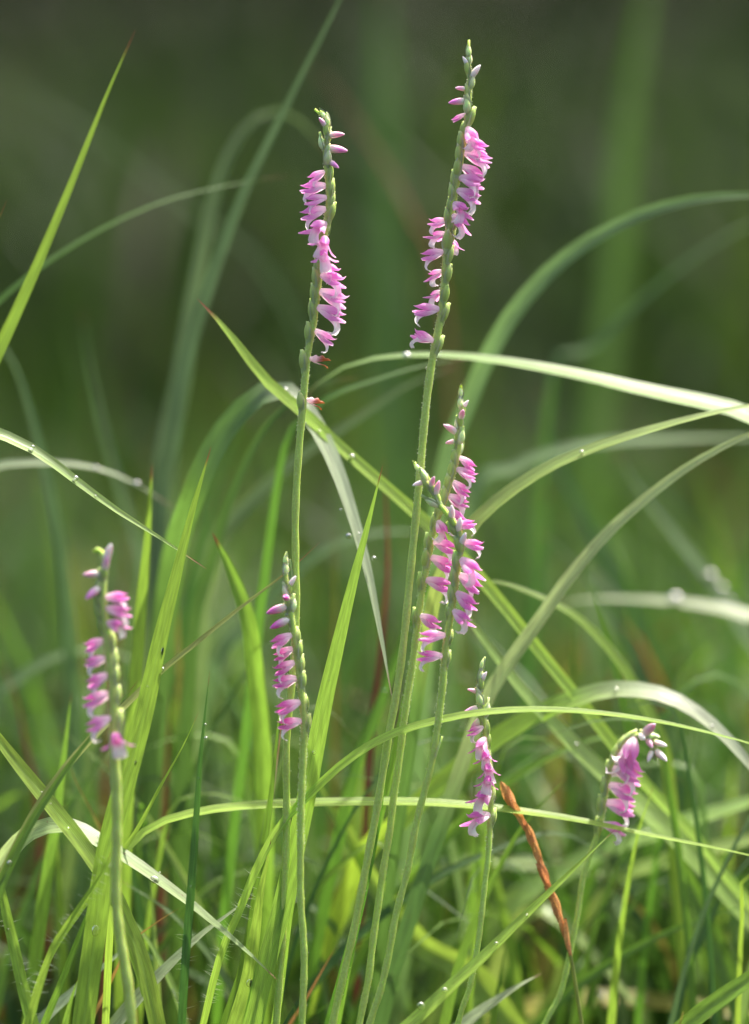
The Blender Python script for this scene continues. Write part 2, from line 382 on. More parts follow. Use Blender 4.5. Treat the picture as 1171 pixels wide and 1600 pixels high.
blade('L13', 'broad pale blade sweeping up in a clean arc to leave the clump', 'paleb', 24, [(700,1260,.03),(760,1095),(800,1030),(842,970),(890,902),(950,832),(1020,770),(1100,714),(1200,668),(1300,650)], .03, .02, phi=30, taper=.55, pw=1.7)
blade('L14', 'blurred glaucous blade making the highest wide arch over the meadow', 'glauc', 30, [(655,1150),(690,760),(735,622),(760,562),(800,492),(860,422),(930,370),(1010,331),(1100,309),(1200,306),(1300,330)], .075, .05, phi=30, taper=.6)
blade('L15', 'narrow lime blade with white bristles bowing in front of the small right spike', 'limeb', 12, [(318,1600),(345,1492),(375,1422),(402,1355),(438,1290),(480,1245),(540,1190),(605,1150),(680,1126),(760,1112),(850,1108),(950,1115),(1050,1131),(1171,1161),(1260,1190)], .004, -.012, phi=40, taper=.55, pw=1.7)
blade('L16', 'narrow shining pale blade running almost level behind the orchid stems', 'limeb', 13, [(165,1600),(174,1420),(186,1345),(230,1296),(280,1275),(350,1262),(450,1255),(600,1252),(700,1255),(800,1265),(900,1280),(1000,1301),(1171,1336),(1260,1360)], .008, .012, phi=45, taper=.5, pw=1.7)
blade('L17', 'dewy pale green blade sloping down to a fine dry point across a red-tipped blade', 'palelime', 25, [(-260,1100),(-160,760),(-70,668),(0,678),(60,706),(112,745),(180,795),(250,840),(323,889)], .0, .002, phi=35, taper=0.6, pw=1.7, fold=.4)
blade('L18', 'blurred pale arching blade behind the dewy sloping blade', 'pale', 22, [(-240,1100),(-130,800),(-30,735),(60,722),(150,731),(220,760),(272,795)], .065, .06, phi=42, taper=.4)
blade('L19', 'soft lime blade standing upright beside the red-tipped blade', 'lime_soft', 23, [(190,1600),(195,1300),(205,1150),(215,1020),(223,920),(232,820),(238,724)], .035, .03, phi=18, taper=.6, pw=2.2)
blade('L20', 'lime blade with a rounded tip leaning away above the culm with the rusty tip', 'lime_soft', 27, [(408,1600),(414,1400),(412,1200),(400,1060),(388,970),(360,892),(332,832)], .045, .022, phi=22, taper=0.7, pw=4)
blade('L21', 'thin olive culm-like blade ending in a long rusty tip at the thin magenta spike', 'olive', 14, [(-45,1450,-.014),(0,1372,-.014),(42,1290,-.012),(85,1222,-.01),(135,1162,-.006),(195,1103,.0),(250,1050,.003),(300,1010,.004),(380,946,.006),(450,893,.006),(500,847,.006)], 0, 0, phi=30, taper=0.5, pw=1.7)
blade('L21b', 'short folded blade with an orange tip pointing at the red-tipped blade', 'green', 21, [(-20,1440),(25,1330),(70,1252),(120,1180),(170,1120),(217,1062)], -.016, -.008, phi=30, taper=.35, pw=1.7, fold=.35)
blade('L22', 'lime blade with a pale stripe falling across the folded orange-tipped blade', 'lime', 26, [(246,1600),(222,1500),(180,1400),(150,1350),(120,1308),(80,1258),(30,1196),(-20,1130),(-70,1050)], -.006, .0, phi=30, taper=.7, fold=.35)
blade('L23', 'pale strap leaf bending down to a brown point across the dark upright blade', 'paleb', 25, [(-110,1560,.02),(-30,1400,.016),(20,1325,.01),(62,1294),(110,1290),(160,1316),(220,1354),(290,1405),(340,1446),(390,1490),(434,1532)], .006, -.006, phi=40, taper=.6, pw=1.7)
blade('L24', 'slender yellow-green blade with a pink tip beside the dark upright blade', 'lime', 10, [(40,1600),(75,1500),(120,1430),(165,1370),(190,1332),(215,1295),(250,1230),(285,1168),(311,1112)], .002, .0, phi=22, taper=.5, pw=1.7)
blade('L25', 'dark green thin upright blade beaded with dew', 'dark', 14, [(284,1600),(290,1500),(298,1400),(306,1290),(312,1200),(320,1120),(328,1048)], -.006, phi=28, taper=0.5, pw=1.7, fold=.4)
blade('L27', 'straight green blade standing behind the lowest flowers of the thin magenta spike', 'green', 15, [(352,1600),(378,1520),(397,1420),(412,1330),(424,1240),(433,1150),(440,1085)], .006, phi=24, taper=.5)
blade('L27b', 'straw-coloured dry sheath blade close against a straight green blade', 'straw', 7, [(388,1600),(400,1480),(416,1330),(428,1230),(438,1150),(444,1090)], .01, phi=20, taper=.5)
blade('L27c', 'wide lime blade carrying one large dew drop at the foot of the thin magenta spike', 'lime', 24, [(355,1640),(385,1540),(400,1450),(408,1390),(418,1345),(424,1310)], .0, phi=20, taper=.6, pw=1.4)
blade('L29', 'lime blade squeezed between the two thin stems of the magenta spike clump', 'lime', 14, [(425,1640),(440,1530),(452,1440),(466,1370),(474,1310)], .006, phi=25, taper=.5)
blade('L31', 'dew-studded lime blade slanting up to the foot of the nodding orchid', 'limeb', 23, [(600,1640),(640,1602),(700,1545),(760,1490),(820,1431),(880,1374),(930,1326),(962,1296)], -.016, -.004, phi=35, taper=.45, pw=1.7, fold=.4)
blade('L32', 'grey-green blade with a bright edge sloping up below the nodding orchid', 'lime_soft', 26, [(1000,1660),(1060,1612),(1110,1572),(1171,1530),(1250,1480),(1320,1450)], -.01, phi=35, taper=.7, fold=.4)
blade('L33', 'wide lime blade curling over into a pale drooping end above the nodding orchid', 'limepale', 30, [(470,1600,.06),(560,1352,.05),(620,1288),(700,1214),(780,1150),(850,1111),(910,1087),(970,1076),(1040,1086),(1100,1120),(1150,1168),(1205,1240),(1240,1330)], .045, .02, phi=40, taper=.6, twist=-25)
blade('L34', 'pale strap leaf running down from the twin spikes past the nodding orchid', 'palelime', 32, [(1330,1600),(1200,1460),(1130,1385),(1050,1300),(960,1222),(900,1165),(830,1092),(780,1030),(725,955),(690,890)], .05, .025, phi=35, taper=.55, pw=1.7)
blade('L35', 'yellow-lime blade dropping in a curve from the twin spikes', 'lime_soft', 20, [(1060,1400),(1040,1180),(1000,1085),(960,1022),(900,962),(830,926),(770,908),(725,920)], .05, .035, phi=40, taper=.6)
blade('L36', 'wide blurred pale blade rising gently behind the nodding orchid', 'palelime', 30, [(700,1560),(790,1420),(870,1368),(950,1324),(1050,1290),(1171,1252),(1290,1215)], .08, .06, phi=45, taper=.7)
blade('L36b', 'second blurred pale blade lying just under the wide one behind the nodding orchid', 'palelime', 22, [(860,1560),(950,1390),(1040,1345),(1171,1312),(1290,1290)], .075, .06, phi=45, taper=.7)
blade('L37', 'blurred lime blade standing upright behind the small right spike', 'lime_soft', 30, [(735,1640),(735,1500),(742,1420),(748,1350),(752,1290),(752,1230)], .08, phi=15, taper=.5)
blade('L38', 'glowing yellow-lime leaf crossing low behind the three orchid stems', 'lime', 40, [(800,1600),(745,1530),(700,1500),(660,1478),(620,1430),(580,1370),(545,1305),(510,1250),(490,1200)], .05, .045, phi=12, taper=.5, wav=2)
blade('L39', 'pale shining leaf with a pinkish dry tip beside the slanting dewy blade', 'pale', 26, [(640,1680),(728,1598),(780,1560),(815,1538),(846,1522)], .018, .022, phi=56, taper=.5, pw=1.6)
blade('L40', 'blurred pale leaf drooping to a rounded end near the thin stem of the nodding orchid', 'palelime', 24, [(740,1640),(790,1480),(835,1420),(870,1432),(910,1472),(960,1530),(1010,1590)], .075, .06, phi=35, taper=.6, pw=2)
blade('L41', 'blurred yellow blade lying almost level near the soil', 'yellow', 26, [(700,1680),(790,1590),(880,1563),(960,1560),(1050,1566),(1171,1585),(1260,1600)], .085, phi=50, taper=.7)
blade('L45', 'blurred glaucous leaf slanting up behind the hanging pale leaf', 'glauc', 30, [(280,1300),(330,880),(390,785),(470,712),(560,652),(640,600),(720,570)], .09, .08, phi=32, taper=.5)
blade('L45b', 'blurred olive blade slanting under the lime arch', 'green', 17, [(390,1100),(440,720),(480,650),(520,617),(590,592),(665,570),(740,560)], .05, phi=40, taper=.4)
blade('L46', 'blurred glaucous leaf bowing low behind the broad lime blade', 'glauc', 28, [(270,1400),(330,1060),(400,965),(460,895),(520,852),(590,832),(680,830)], .1, phi=40, taper=.5)
blade('L47', 'upright reddish dry stalk standing behind the broad lime blade', 'brown', 11, [(560,1500),(578,1180),(592,1050),(606,900),(604,800),(600,708)], .06, phi=15, taper=.6)
blade('L48', 'blurred green blade leaning with the stems of the twin spikes', 'green', 20, [(470,1600),(545,1240),(590,1110),(640,975),(690,880),(740,810)], .045, phi=20, taper=.5)
blade('L48b', 'lime blade tucked between the two long orchid stems', 'lime_soft', 11, [(520,1640),(572,1370),(606,1230),(634,1080),(655,970),(680,890)], .014, phi=18, taper=.5)
blade('L48c', 'green blade pressed beside the tallest orchid stem near the soil', 'green', 17, [(505,1640),(535,1530),(560,1430),(583,1330),(596,1260),(606,1190)], .006, phi=18, taper=.5)
blade('L51', 'blurred green leaf falling steeply below the nodding orchid', 'green', 32, [(1180,1680),(1150,1560),(1110,1450),(1070,1360),(1040,1295),(1010,1230)], .055, phi=20, taper=.5)
blade('L51b', 'blurred thin upright leaf standing under the steep green leaf', 'lime_soft', 15, [(1122,1640),(1126,1560),(1130,1500),(1134,1455)], .06, phi=20, taper=.4)
blade('L52', 'rusty dry blade tip beside the feet of the orchid stems', 'rust', 10, [(430,1640),(478,1562),(502,1520),(526,1478)], .02, phi=20, taper=.3)
blade('L53', 'lime blade leaning outward at the edge of the bristly blades', 'lime', 20, [(62,1640),(40,1560),(22,1480),(4,1400),(-14,1310),(-30,1230)], -.008, phi=20, taper=.5)
blade('L53b', 'bristly narrow lime blade crossing the foot of the hook-topped orchid', 'lime', 13, [(30,1650),(75,1500),(105,1445),(135,1400),(156,1368),(175,1330)], -.015, phi=25, taper=.6, fold=.4)
blade('L53c', 'narrow lime blade running parallel to a bristly blade', 'lime_soft', 13, [(62,1620),(90,1550),(115,1485),(140,1420),(165,1360)], -.008, phi=25, taper=.5)
blade('L53d', 'blurred green blade rising steeply beyond the bristly blades', 'lime_soft', 21, [(40,1640),(58,1480),(72,1380),(86,1290),(100,1180),(112,1080)], .03, phi=20, taper=.5)
blade('L53e', 'lime blade forking low from the hook-topped orchid', 'lime_soft', 17, [(262,1660),(240,1590),(222,1530),(205,1480),(192,1430),(180,1380),(170,1300)], .006, phi=25, taper=.5)
blade('L53f', 'short wide lime blade close to the soil by the dark broad blade', 'lime', 22, [(90,1660),(102,1600),(112,1560),(124,1525)], .012, phi=20, taper=.4)
blade('L54', 'pale folded leaf lying low past the foot of the hook-topped orchid', 'pale', 17, [(20,1660),(60,1600),(120,1545),(180,1495),(230,1460)], .016, phi=56, taper=.6)
blade('L54b', 'pale leaf with a pinkish edge crossing under the strap leaf', 'pale', 19, [(150,1640),(205,1570),(260,1512),(310,1464),(355,1430),(398,1398)], .006, phi=56, taper=.6, pw=1.4)
blade('L55', 'blurred dull red dry blade at the foot of the hook-topped orchid', 'brown', 13, [(158,1640),(160,1540),(160,1460),(160,1390)], .04, phi=15, taper=.5)
blade('L55b', 'blurred brown dry blade standing behind the red-tipped blade', 'brown', 13, [(248,1640),(252,1400),(258,1250),(264,1130),(268,1055)], .07, phi=15, taper=.5)
blade('L55c', 'blurred brown dry blade bending behind the orange-tipped blade', 'brown', 14, [(75,1500),(58,1260),(40,1160),(25,1090),(-5,1020)], .09, phi=20, taper=.4)
blade('L55d', 'orange and yellow withered blade under the hook-topped orchid', 'yellow', 15, [(215,1640),(180,1400),(160,1310),(140,1262),(120,1225),(105,1185)], .03, phi=20, taper=.3)
blade('L55e', 'small pinkish dry blade tip poking out past the strap leaf', 'rust', 9, [(170,1540),(205,1475),(240,1445),(282,1418)], .012, phi=20, taper=.3)
# --- blurred leaves farther back
blade('F1', 'blurred glaucous leaf bending down behind the dewy sloping blade', 'glauc', 24, [(140,1600),(115,1100),(100,900),(80,780),(50,650),(18,560),(-30,500)], .1, .09, phi=30, taper=.5)
blade('F2', 'blurred faint glaucous leaf behind the red-tipped blade', 'glauc', 22, [(260,1500),(230,930),(215,850),(170,700),(140,570),(128,480)], .14, phi=30, taper=.4)
blade('F3', 'blurred bluish leaf hung with large drops behind the clean pale arc', 'glauc', 32, [(1280,1500),(1220,1100),(1160,975),(1100,890),(1050,828),(1000,765),(960,700)], .13, phi=35, taper=.5)
blade('F4', 'blurred pale level blade with one bright drop behind the clean pale arc', 'pale', 20, [(1400,1300),(1280,1000),(1171,962),(1100,945),(1000,936),(920,936),(860,945)], .11, phi=48, taper=.6)
blade('F5', 'blurred faint glaucous blade bowing under the red-blemished blade', 'glauc', 18, [(690,1300),(730,800),(800,732),(870,705),(950,690),(1060,685),(1171,684),(1280,690)], .12, phi=48, taper=.6)
blade('F6', 'very blurred dark green leaf standing far behind the tallest arch', 'dark', 36, [(900,1500),(930,700),(960,450),(970,300),(985,150),(1010,0),(1030,-120)], .42, phi=15, taper=.7)
blade('F7', 'very blurred dark green leaf standing far behind the tallest spike', 'dark', 50, [(640,1500),(620,800),(604,500),(600,300),(600,100),(596,-60)], .5, phi=15, taper=.7)
blade('F8', 'very blurred glaucous leaf slanting far behind the tall lime blade', 'dark', 6, [(640,1500),(520,700),(420,430),(300,330),(180,235),(90,170),(0,125),(-100,90)], .26, phi=30, taper=.6)
blade('F9', 'very blurred brownish dry leaf slanting far behind the two tall spikes', 'brown', 6, [(740,1400),(700,520),(640,330),(590,240),(530,150),(470,80)], .24, phi=55, taper=.5)
blade('F10', 'blurred faint leaf rising far behind the highest arch', 'dark', 14, [(800,1400),(860,620),(920,550),(1000,470),(1080,405),(1171,350),(1260,320)], .16, phi=40, taper=.6)
blade('F11', 'blurred dark leaf falling behind the clean pale arc', 'dark', 34, [(1120,1500),(1020,1040),(960,900),(900,780),(860,690),(840,600)], .17, phi=25, taper=.5)
blade('F12', 'blurred green leaf under the clean pale arc', 'dark', 30, [(790,1600),(815,1250),(830,1000),(850,860),(860,760)], .15, phi=20, taper=.5)
blade('F13', 'blurred green leaf standing behind the small right spike and the rusty seed head', 'dark', 24, [(700,1640),(710,1480),(722,1250),(720,1100),(705,980)], .12, phi=20, taper=.5)
blade('F14', 'blurred green leaf leaning behind the broad lime blade', 'dark', 24, [(470,1640),(480,1450),(500,1200),(540,1040),(600,900),(640,840)], .13, phi=25, taper=.5)
blade('F15', 'blurred green leaf rising behind the rounded lime tip', 'dark', 24, [(250,1640),(260,1300),(280,1050),(310,880),(345,740),(390,640)], .11, phi=20, taper=.5)
blade('F16', 'blurred green leaf bowing behind the nodding orchid', 'dark', 30, [(1000,1640),(1040,1400),(1030,1180),(980,1000),(900,880),(840,830)], .12, phi=30, taper=.4)
blade('F17', 'blurred dim leaf rising past the end of the clean pale arc', 'dark', 34, [(1110,1640),(1120,1250),(1140,1050),(1171,880),(1210,760)], .2, phi=20, taper=.5)
blade('F18', 'blurred pale leaf bowing low behind the rusty seed head', 'palelime', 14, [(560,1640),(640,1420),(720,1350),(800,1348),(900,1358),(980,1380),(1060,1420)], .11, phi=48, taper=.6)
blade('F19', 'blurred glaucous leaf behind the feet of the twin spikes', 'glauc', 26, [(560,1640),(600,1480),(640,1350),(690,1200),(740,1060)], .1, phi=20, taper=.5)
blade('F20', 'blurred glaucous leaf bowing behind the hook-topped orchid', 'glauc', 24, [(-60,1500),(-20,1130),(30,1060),(90,1025),(160,1015),(230,1040)], .1, phi=48, taper=.5)
blade('F21', 'blurred lime leaf low behind the dewy slanting blade', 'green', 26, [(520,1660),(600,1560),(660,1500),(720,1460),(790,1440)], .09, phi=35, taper=.5)
blade('F22', 'blurred green leaf low behind the thin stem of the nodding orchid', 'green', 24, [(900,1680),(905,1600),(895,1500),(870,1380),(835,1280)], .09, phi=20, taper=.5)

# --- thin crossing blades of the tangle behind the orchids, alike but for their place
r2 = random.Random(21)
for q in range(84):
    x0 = r2.uniform(-40, 1210); dd = r2.choice([r2.uniform(.025, .06), r2.uniform(.05, .13)]); top = r2.uniform(1080, 1420) - (120 if r2.random() < .25 else 0)
    ln = r2.gauss(0, 1) * 170; arch = r2.random() < .45; kind = r2.choice(['green', 'green', 'lime_soft', 'lime_soft', 'glauc', 'palelime', 'dark'])
    hgt = 1640 - top; pp = [(x0, 1640), (x0 + ln * .22, 1640 - hgt * .4), (x0 + ln * .6, 1640 - hgt * .78), (x0 + ln, top)]
    if arch: e_ = math.copysign(r2.uniform(70, 190), ln); pp += [(x0 + ln + e_ * .5, top - 12), (x0 + ln + e_, top + r2.uniform(10, 60))]
    word = {'green': 'green', 'lime_soft': 'yellow-green', 'glauc': 'glaucous', 'palelime': 'pale green', 'dark': 'dark green'}[kind]; form = 'bowing' if arch else 'upright'
    blade('T%d' % q, 'thin blurred %s %s blade in the low tangle behind the orchids' % (word, form), kind, r2.uniform(7, 17), pp, dd, dd + r2.uniform(-.01, .02), phi=r2.uniform(10, 45), taper=.4, n=26, group='thin %s %s blades of the low tangle' % (word, form))

# --- rusty dry seed head: an olive stalk with overlapping orange husks
def seed_head():
    d = .012
    e = link('dry_seed_head', None, label='rusty dry grass seed head slanting behind the small right spike', cat='seed head')
    path = [(915,1640),(903,1560),(893,1500),(880,1450),(866,1410),(850,1365),(830,1310),(800,1254)]
    w3 = rooted([P(x, y, d) for x, y in path]); e.location = w3[0]
    c = spline(w3, 60)
    v, f, uv = tube(c, lambda t: (7 - 5 * max(0, t - .55) / .45) * S * .5, 8)
    v = [Vector(q) - e.location for q in v]
    link('stalk', mesh('stalk', v, f, uv, mat=M['olive']), e)
    vs, fs, us = leaf_strip(1.0, .34, .3, 8)
    hm = mesh('husk', vs, fs, us, mat=M['rust'])
    k = 0; idx = [i for i in range(61) if 1245 < to_px(c[i])[1] < 1500]
    r1 = random.Random(4)
    for q in range(22):
        i = idx[int(q / 22 * len(idx))]; tg = (c[min(i + 1, 60)] - c[i - 1]).normalized()
        side = (FWD * -1).cross(tg).normalized() * r1.uniform(-1, 1) + FWD * -r1.uniform(.2, 1); side = (side - tg * side.dot(tg)).normalized()
        o = link('husk', hm, e); x = (tg + side * r1.uniform(.02, .14)).normalized(); z = (side - x * side.dot(x)).normalized(); y = z.cross(x)
        L = r1.uniform(34, 54) * S
        o.matrix_local = Matrix.Translation(c[i] + side * .0005 - e.location) @ Matrix((x, y, z)).transposed().to_4x4() @ Matrix.Diagonal((L, L, L, 1))

def tube(c, rad, K=10, cap=True):
    n = len(c) - 1; verts, uvs, faces = [], [], []
    ref = Vector((0, -1, 0))
    for i in range(n + 1):
        tg = (c[min(i + 1, n)] - c[max(i - 1, 0)]).normalized()
        a = (ref - tg * ref.dot(tg)).normalized(); b = tg.cross(a); r = rad(i / n)
        for j in range(K):
            th = 2 * math.pi * j / K
            verts.append(c[i] + a * (math.cos(th) * r) + b * (math.sin(th) * r)); uvs.append((j / K, i / n))
    for i in range(n):
        for j in range(K):
            faces.append((i * K + j, i * K + (j + 1) % K, (i + 1) * K + (j + 1) % K, (i + 1) * K + j))
    if cap: faces.append(tuple(range(n * K, n * K + K)))
    return verts, faces, uvs

def leaf_strip(L, W, cup, n=8, K=4, curve=0.0, wp=(.18, .45)):
    """Lance-shaped sheet along +X, hollow side towards -Z."""
    v, f, u = [], [], []
    for i in range(n + 1):
        t = i / n
        ww = W * .5 * (math.sin(math.pi * min(1, (t * .88 + .1))) ** .8 if t < 1 else .02)
        for j in range(K + 1):
            s = j / K * 2 - 1
            v.append((L * t, s * ww, -cup * W * s * s * (1 - t * .3) + curve * t * t)); u.append((j / K, t))
    for i in range(n):
        for j in range(K):
            a = i * (K + 1) + j; f.append((a, a + 1, a + K + 2, a + K + 1))
    return v, f, u

seed_head()

# ------------------------------------------------------------------ orchid flower pieces (unit length, axis +X, up +Z)
def hood_mesh(seed, wilt=False):
    r = random.Random(seed); n = 14; K = 12; v, f, u = [], [], []
    up = r.uniform(.05, .14) if not wilt else .02
    for i in range(n + 1):
        t = i / n; x = t
        rad = np.interp(t, [0, .12, .3, .5, .65, .8, .92, 1], [.115, .14, .165, .185, .18, .135, .07, .01])
        span = np.interp(t, [0, .3, .5, .8, 1], [178, 170, 118, 85, 60])
        z = np.interp(t, [0, .3, .55, .78, .9, 1], [0, .04, .05, .03, .05, up + .07])
        if wilt: rad *= .95 * (1 + .25 * math.sin(t * 20 + seed)); z *= .6
        for j in range(K + 1):
            th = R(span) * (j / K * 2 - 1)
            v.append((x, math.sin(th) * rad * .85, z + math.cos(th) * rad * (1 if abs(th) < 1.6 else .9))); u.append((j / K, t))
    for i in range(n):
        for j in range(K):
            a = i * (K + 1) + j; f.append((a, a + 1, a + K + 2, a + K + 1))
    return mesh('flower', v, f, u, mat=M['wilt' if wilt else 'petal'])

def path_strip(pts, wid, nrm, cup, n=12, K=4, mat='petal', name='sepal', frill=0., seed=0):
    """Sheet following pts; wid(t) half-width, nrm the side it faces."""
    r = random.Random(seed); c = spline([Vector(p) for p in pts], n); v, f, u = [], [], []
    nrm = Vector(nrm)
    for i in range(n + 1):
        tg = (c[min(i + 1, n)] - c[max(i - 1, 0)]).normalized(); W = tg.cross(nrm).normalized(); N = W.cross(tg); t = i / n
        for j in range(K + 1):
            s = j / K * 2 - 1
            v.append(c[i] + W * (s * wid(t)) - N * (cup * s * s * wid(t)) + N * (frill * r.uniform(-1, 1) * t * t) + tg * (frill * r.uniform(-1, 1) * (1 if i == n else 0))); u.append((j / K, t))
    for i in range(n):
        for j in range(K):
            a = i * (K + 1) + j; f.append((a, a + 1, a + K + 2, a + K + 1))
    return mesh(name, v, f, u, mat=M[mat])

HOOD = [hood_mesh(i) for i in range(5)]; HOODW = hood_mesh(9, True)
SEP = {}
for side in (-1, 1):
    for k in range(4):
        r = random.Random(k * 2 + side); sp = r.uniform(.14, .26) if k < 2 else r.uniform(.36, .5); dn = r.uniform(-.25, -.10)
        SEP[side, k] = path_strip([(.1, side * .10, -.03), (.35, side * .17, -.06), (.62, side * (.15 + sp * .25), -.11), (.84, side * (.12 + sp * .6), dn * .8), (1.0, side * (.10 + sp), dn + .02)],
            lambda t: .115 * math.sin(math.pi * min(1, t * .86 + .10)) ** .75 + .007, (0, side * .85, .55), .35, name='lateral_sepal')
def lip_mesh(k):
    """White lip: a deep channel under the hood that turns down and flares into a crisped end."""
    r = random.Random(30 + k); n, K = 14, 10; v, f, u = [], [], []
    c = spline([Vector(p) for p in [(.16, 0, -.10), (.40, 0, -.20), (.60, 0, -.27), (.76, 0, -.36), (.84, 0, -.50 - .03 * k), (.78 - .05 * k, 0, -.63)]], n)
    for i in range(n + 1):
        t = i / n; tg = (c[min(i + 1, n)] - c[max(i - 1, 0)]).normalized(); N = Vector((0, 1, 0)).cross(tg) * -1
        hw = np.interp(t, [0, .3, .6, .8, 1], [.10, .17, .19, .23, .18]); hh = np.interp(t, [0, .3, .6, .85, 1], [.10, .22, .17, .06, -.03])
        for j in range(K + 1):
            q = j / K * 2 - 1; fr = .04 * max(0, t - .55) / .45
            v.append(c[i] + Vector((0, 1, 0)) * (q * hw) + N * (hh * abs(q) ** 2.2 + fr * r.uniform(-1, 1)) + tg * (fr * r.uniform(-1, 1.4) * (1 if i == n else .3))); u.append((j / K, t))
    for i in range(n):
        for j in range(K):
            a = i * (K + 1) + j; f.append((a, a + 1, a + K + 2, a + K + 1))
    return mesh('lip', v, f, u, mat=M['lip'])
LIP = [lip_mesh(k) for k in range(3)]
LIPW = path_strip([(.25, 0, -.08), (.5, 0, -.12), (.75, 0, -.16), (.92, 0, -.24)], lambda t: .09, (.2, 0, 1), .5, mat='wilt', name='lip', frill=.03)

def bud_mesh(name, mat, prof, K=10, curve=.0, pinch=1.0):
    v, f, u = [], [], []; n = len(prof) - 1
    for i, (x, r_) in enumerate(prof):
        for j in range(K):
            th = 2 * math.pi * j / K
            v.append((x, math.cos(th) * r_ * pinch, math.sin(th) * r_ + curve * x * x)); u.append((j / K, x))
    for i in range(n):
        for j in range(K):
            f.append((i * K + j, i * K + (j + 1) % K, (i + 1) * K + (j + 1) % K, (i + 1) * K + j))
    f.append(tuple(range(n * K, n * K + K)))
    return mesh(name, v, f, u, mat=M[mat])
BUD = bud_mesh('bud', 'bud', [(0, .12), (.1, .16), (.25, .19), (.45, .195), (.65, .165), (.8, .125), (.92, .07), (.98, .035), (1, .008)], curve=-.12)
BUDG = bud_mesh('bud', 'budgreen', [(0, .12), (.12, .2), (.3, .26), (.5, .25), (.68, .19), (.82, .11), (.93, .05), (1, .008)], curve=.04)
OVARY = bud_mesh('ovary', 'ovary', [(0, .03), (.08, .10), (.22, .17), (.42, .215), (.62, .21), (.8, .165), (.92, .10), (1, .02)], curve=.10, pinch=.9)
vv, ff, uu = [], [], []
BRACT = mesh('bract', *leaf_strip(1.0, .50, .42, 9, 6, curve=-.05), mat=M['bract'])

def place(o, root, pos, x, z, L, sx=1, sy=1, sz=1):
    x = x.normalized(); z = (z - x * z.dot(x)).normalized(); y = z.cross(x)
    o.matrix_local = Matrix.Translation(pos - root.location) @ Matrix((x, y, z)).transposed().to_4x4() @ Matrix.Diagonal((L * sx, L * sy, L * sz, 1))

